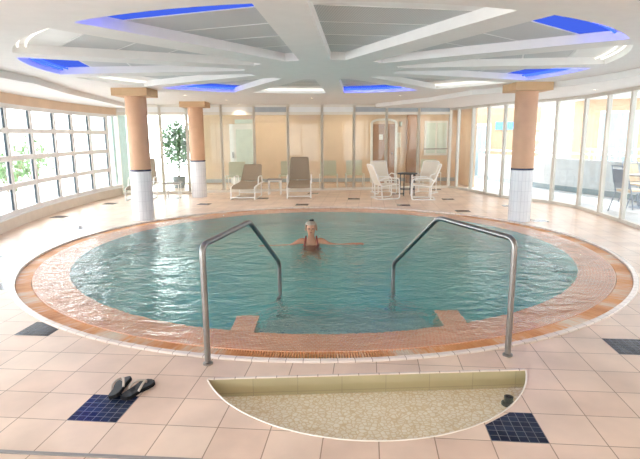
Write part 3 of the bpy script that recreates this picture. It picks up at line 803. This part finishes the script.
# white window on the right of the corridor wall
wn[0] += 1
wr = struct(MB().bar((3.58, yw-.02, 1.5), (4.36, yw-.02, 1.5), .05, 1.16).build('window_%d' % wn[0], M['white']))
for x in (3.79, 4.16): MB().box((x, yw-.055, 1.5), (.3, .03, 1.02)).build('pane', M['frost'], wr)
MB().box((3.97, yw-.08, 1.14), (.82, .03, .03)).build('rail', M['steel'], wr)
# white framed frosted door at the left of the corridor wall
d = struct(MB().box((-2.62, yw-.03, 1.0), (.86, .06, 2.04)).build('door_2', M['white']))
MB().box((-2.55, yw-.07, .98), (.56, .03, 1.72)).build('pane', M['frost'], d); MB().box((-2.55, yw-.07, 2.1), (.6, .03, .14)).build('fanlight', M['frost'], d)
MB().box((-2.95, yw-.075, .98), (.04, .04, .2)).build('door_handle', M['steel'], d)
# open-air end of the corridor
for xa, xb in ((-7.4, -5.85), (-5.85, -4.31)):
    bay((xa, yw), (xb, yw), 0, 2.5, fw=.06, frame='framel')
def leaves(mb, c, rad, n, size, seed):
    rnd = random.Random(seed)
    for _ in range(n):
        while True:
            p = Vector((rnd.uniform(-1, 1), rnd.uniform(-1, 1), rnd.uniform(-1, 1)))
            if p.length <= 1: break
        p = p*(.55+.45*rnd.random()); q = Vector((c[0]+p.x*rad[0], c[1]+p.y*rad[1], c[2]+p.z*rad[2]))
        a = Euler((rnd.uniform(-1.2, 1.2), rnd.uniform(-1.2, 1.2), rnd.uniform(0, 6.28))).to_matrix()
        L = size*rnd.uniform(.6, 1.3)
        mb.face([q+a @ Vector(v) for v in ((-L, 0, 0), (0, -L*.42, L*.08), (L, 0, 0), (0, L*.42, L*.08))])
t = thing('potted_fig', 'leafy potted fig tree behind the glass between the left columns', 'plant', (-4.5, 16.2, 0))
MB().lathe([(0, 0), (.16, 0), (.21, .36), (.19, .36), (.18, .3), (0, .3)], 28, caps=False).build('pot', M['pot'], t, smooth=40)
MB().tube([(0, 0, .29), (.03, .02, .8), (-.02, 0, 1.3)], [.03, .026, .018], 8).build('trunk', M['bark'], t, smooth=60)
mb = MB(); leaves(mb, (0, 0, 1.4), (.72, .6, .9), 1000, .08, 3); mb.build('foliage', M['leaf2'], t)
# pale green loungers beyond the glass
def back_chair():
    t = thing('corridor_chair', '', 'chair')
    rows = [[(x, .5+.1*f, .36+.46*f) for x in (-.26, 0, .26)] for f in (0, .33, .66, 1)]
    MB().sheet(rows, .015).build('back_sling', M['green'], t, smooth=60)
    rows = [[(x, yy, .38-.02*yy) for x in (-.26, 0, .26)] for yy in (0, .25, .5)]
    MB().sheet(rows, .015).build('seat_sling', M['green'], t, smooth=60)
    for s in (-1, 1):
        MB().tube(fillet([(s*.28, 0, 0), (s*.28, 0, .42), (s*.28, .5, .40), (s*.28, .56, 0)], .05), .014, 8).build('leg_frame', M['wpaint'], t, smooth=50)
    return t
K = back_chair(); K.location = (-.98, 15.75, 0); K['label'] = 'pale green chair behind the glass, left of the upright lounger'; K['group'] = 'pale green chairs behind the glass'
for x, wh in ((.28, 'right of the upright lounger'), (1.12, 'left of the white armchairs'), (-2.6, 'behind the reclined brown lounger'), (3.6, 'right of the dark table')):
    dup(K, (x, 15.78+.12*x, 0), 0, 'pale green chair behind the glass, '+wh, 'pale green chairs behind the glass')

# ------------------------------------------------------------------ outside, right
struct(MB().prism([(4.5, -1), (22, -1), (22, 30), (4.9, 30), (4.9, 15.7), (4.2, 15.5), (4.75, 13.0), (5.5, 11.8), (5.72, 10.95), (5.66, 10.0), (5.5, 8.3), (5.1, 6.3), (4.4, 3.8)], -.12, -.01).build('floor_terrace', M['deckfl'], uv=planar))
pp = [(6.0, 19.0), (6.8, 15.2), (7.6, 12.8), (7.9, 11.0), (7.9, 8.0), (7.6, 4.0)]
mb = MB()
for a, b in zip(pp, pp[1:]): mb.bar((*a, .45), (*b, .45), .12, .92)
ppt = tag(mb.build('terrace_parapet', M['parapet']), 'low pale parapet wall with handrail along the right terrace', 'parapet'); ppt['kind'] = 'structure'
mb = MB(); mb.tube([(*p, 1.06) for p in pp], .025, 10); mb.build('handrail', M['wpaint'], ppt, smooth=60)
mb = MB()
for a, b in zip(pp, pp[1:]): mb.bar((a[0]-.07, a[1], .07), (b[0]-.07, b[1], .07), .03, .14)
mb.build('skirting', M['bluegrey'], ppt)
def facade(name, label, x0, x1, y, h, rects, m, rot=0):
    t = thing(name, label, 'building', ((x0+x1)/2, y, 0), rot)
    w = x1-x0; MB().box((0, .2, h/2), (w, .4, h)).build('wall', M[m], t)
    for (u, z, ww, hh) in rects:
        f = MB().box((u, -.01, z), (ww, .06, hh)).build('window_frame', M['white'], t)
        MB().box((u-ww*.235, -.04, z), (ww*.42, .03, hh-.14)).build('pane', M['bluegrey'], f)
        MB().box((u+ww*.235, -.04, z), (ww*.42, .03, hh-.14)).build('pane', M['bluegrey'], f)
    return t
facade('wing', 'peach wing with pale glazed doors beyond the far right panes', 4.85, 8.3, 19.3, 4.2, ((-1.3, 1.0, .8, 2.0), (-.45, 1.0, .62, 2.0)), 'facade')
fb = facade('hotel_block', 'white and peach building with balcony windows across the terrace', 9.5, 21.0, 18.0, 2.9, ((-4.2, 1.35, 1.3, 2.2), (-2.4, 1.35, 1.3, 2.2), (-.4, 1.35, 1.3, 2.2), (1.8, 1.35, 1.3, 2.2)), 'facade', R(-20))
mb = MB()
for i in range(60): mb.box((-5.2+i*.17, -.7, .75), (.025, .025, .55))
mb.box((0, -.7, 1.04), (10.6, .05, .05)); mb.box((0, -.7, .48), (10.6, .05, .05)); mb.box((0, -.35, .4), (10.8, .75, .1))
mb.build('balcony_rail', M['white'], fb)
MB().box((0, -.2, 3.0), (11.7, .9, .22)).build('roof', M['facwhite'], fb)
tag(MB().box((7.0, 19.27, 1.92), (.8, .04, .28)).build('wall_sign', M['notice'], bevel=.01), 'blue sign on the peach wing wall, left of the right column', 'sign')
def deck_chair(label, loc, rz, back='chairblue'):
    t = thing('terrace_chair', label, 'chair', loc, rz, 'terrace chairs')
    for s in (-1, 1):
        MB().tube(fillet([(s*.22, -.02, 0), (s*.22, .06, .43), (s*.22, .46, .43)], .04), .013, 8).build('leg', M['chairblue'], t, smooth=50)
        MB().tube(fillet([(s*.22, .58, 0), (s*.22, .44, .42), (s*.21, .52, .66), (s*.2, .6, .97)], .04), .013, 8).build('leg', M['chairblue'], t, smooth=50)
    MB().tube([(-.2, .6, .96), (.2, .6, .96)], .013, 8).build('top_bar', M['chairblue'], t, smooth=50)
    MB().box((0, .22, .45), (.42, .44, .05)).build('seat', M['cushion'], t, bevel=.012, smooth=40)
    MB().sheet([[(x, .455+.13*f, .5+.4*f) for x in (-.19, 0, .19)] for f in (0, .5, 1)], .03).build('backrest', M[back], t, smooth=50)
    return t
deck_chair('blue grey metal chair on the terrace, seen through the right panes', (6.7, 10.45, -.01), R(100))
c = deck_chair('sand coloured chair on the terrace at the far side of the small table', (7.45, 11.45, -.01), R(10), 'cushion')
t = thing('terrace_table', 'small grey terrace table at the right edge beside the blue grey chair', 'table', (7.06, 11.05, -.01))
MB().lathe([(0, .7), (.29, .7), (.3, .715), (.29, .73), (0, .73)], 36, caps=False).build('table_top', M['tabletop'], t, smooth=40)
MB().lathe([(.22, 0), (.2, .02), (.04, .05), (.03, .7)], 24).build('pedestal', M['chairblue'], t, smooth=40)
# ------------------------------------------------------------------ outside, left
struct(MB().prism([(-4.3, -2), (-4.4, 3.5), (-4.6, 5.5), (-5.3, 7.5), (-5.8, 9.5), (-6.02, 12), (-5.9, 14.4), (-7.4, 14.2), (-7.6, 26), (-24, 26), (-24, -2)], -.5, -.15).build('ground_garden', M['deck']))
def shrub(label, x, y, h, rad, n, seed):
    t = thing('garden_shrub', label, 'shrub', (x, y, -.15), 0, 'shrubs beyond the left windows')
    mb = MB()
    for k in range(5): mb.tube([(0, 0, 0), (.25*math.cos(k*1.3), .25*math.sin(k*1.3), h*.5), (.5*math.cos(k*1.3), .5*math.sin(k*1.3), h*.85)], [.03, .022, .01], 8)
    mb.build('stems', M['bark'], t, smooth=60)
    mb = MB(); leaves(mb, (0, 0, h*.62), rad, n, .10, seed); mb.build('foliage', M['leaf'], t)
shrub('loose green shrub outside the left windows, nearest the pool', -8.2, 12.0, 1.7, (.9, .9, .8), 420, 11)
shrub('loose green shrub outside the left windows, middle one of three', -8.8, 14.4, 1.5, (.9, .9, .7), 380, 12)
shrub('pale leafy shrub outside the left windows, nearest the teal block', -9.6, 17.0, 1.8, (.9, .9, .9), 400, 13)
tag(MB().box((-6.22, 15.25, 1.3), (.62, 1.1, 2.9)).build('garden_wall_fin', M['teal'], bevel=.02), 'pale teal rendered wall fin outside the far left corner windows', 'wall')

# ------------------------------------------------------------------ light
w = bpy.data.worlds.new('sky'); SC.world = w; w.use_nodes = True
nt = w.node_tree; bg = nt.nodes['Background']; bg.inputs[0].default_value = (.92, .96, 1, 1)
# hazy sky, brighter over the garden on the left
tc = node(nt, 'TexCoord'); dt = node(nt, 'VectorMath', operation='DOT_PRODUCT'); dt.inputs[1].default_value = (-.90, .25, .35)
nt.links.new(tc.outputs['Generated'], dt.inputs[0])
mr = node(nt, 'MapRange', interpolation_type='SMOOTHSTEP'); mr.inputs[1].default_value = -.3; mr.inputs[2].default_value = .8; mr.inputs[3].default_value = 1.4; mr.inputs[4].default_value = 4.2
nt.links.new(dt.outputs['Value'], mr.inputs[0]); nt.links.new(mr.outputs[0], bg.inputs[1])
sun = bpy.data.lights.new('sun', 'SUN'); so = bpy.data.objects.new('sun', sun); COL.objects.link(so)
sun.energy = 2; sun.angle = R(1.5); sun.color = (1, .95, .86)
so.rotation_euler = Vector((-.40, -.30, -1)).to_track_quat('-Z', 'Y').to_euler(); so.location = (8, 4, 12)
for x, y, z, wh in dl:
    l = bpy.data.lights.new('downlight_lamp', 'SPOT'); lo = bpy.data.objects.new('downlight_lamp', l); COL.objects.link(lo)
    l.energy = 10; l.color = (1, .80, .58); l.spot_size = R(115); l.spot_blend = .8; l.shadow_soft_size = .03
    lo.location = (x, y, z-.03)
SC.view_settings.view_transform = 'Standard'; SC.view_settings.look = 'None'; SC.view_settings.gamma = 1
SC.view_settings.exposure = 1.42
SC.cycles.use_denoising = True
SC.cycles.max_bounces = 14; SC.cycles.diffuse_bounces = 6; SC.cycles.transparent_max_bounces = 24
SC.cycles.sample_clamp_indirect = 8
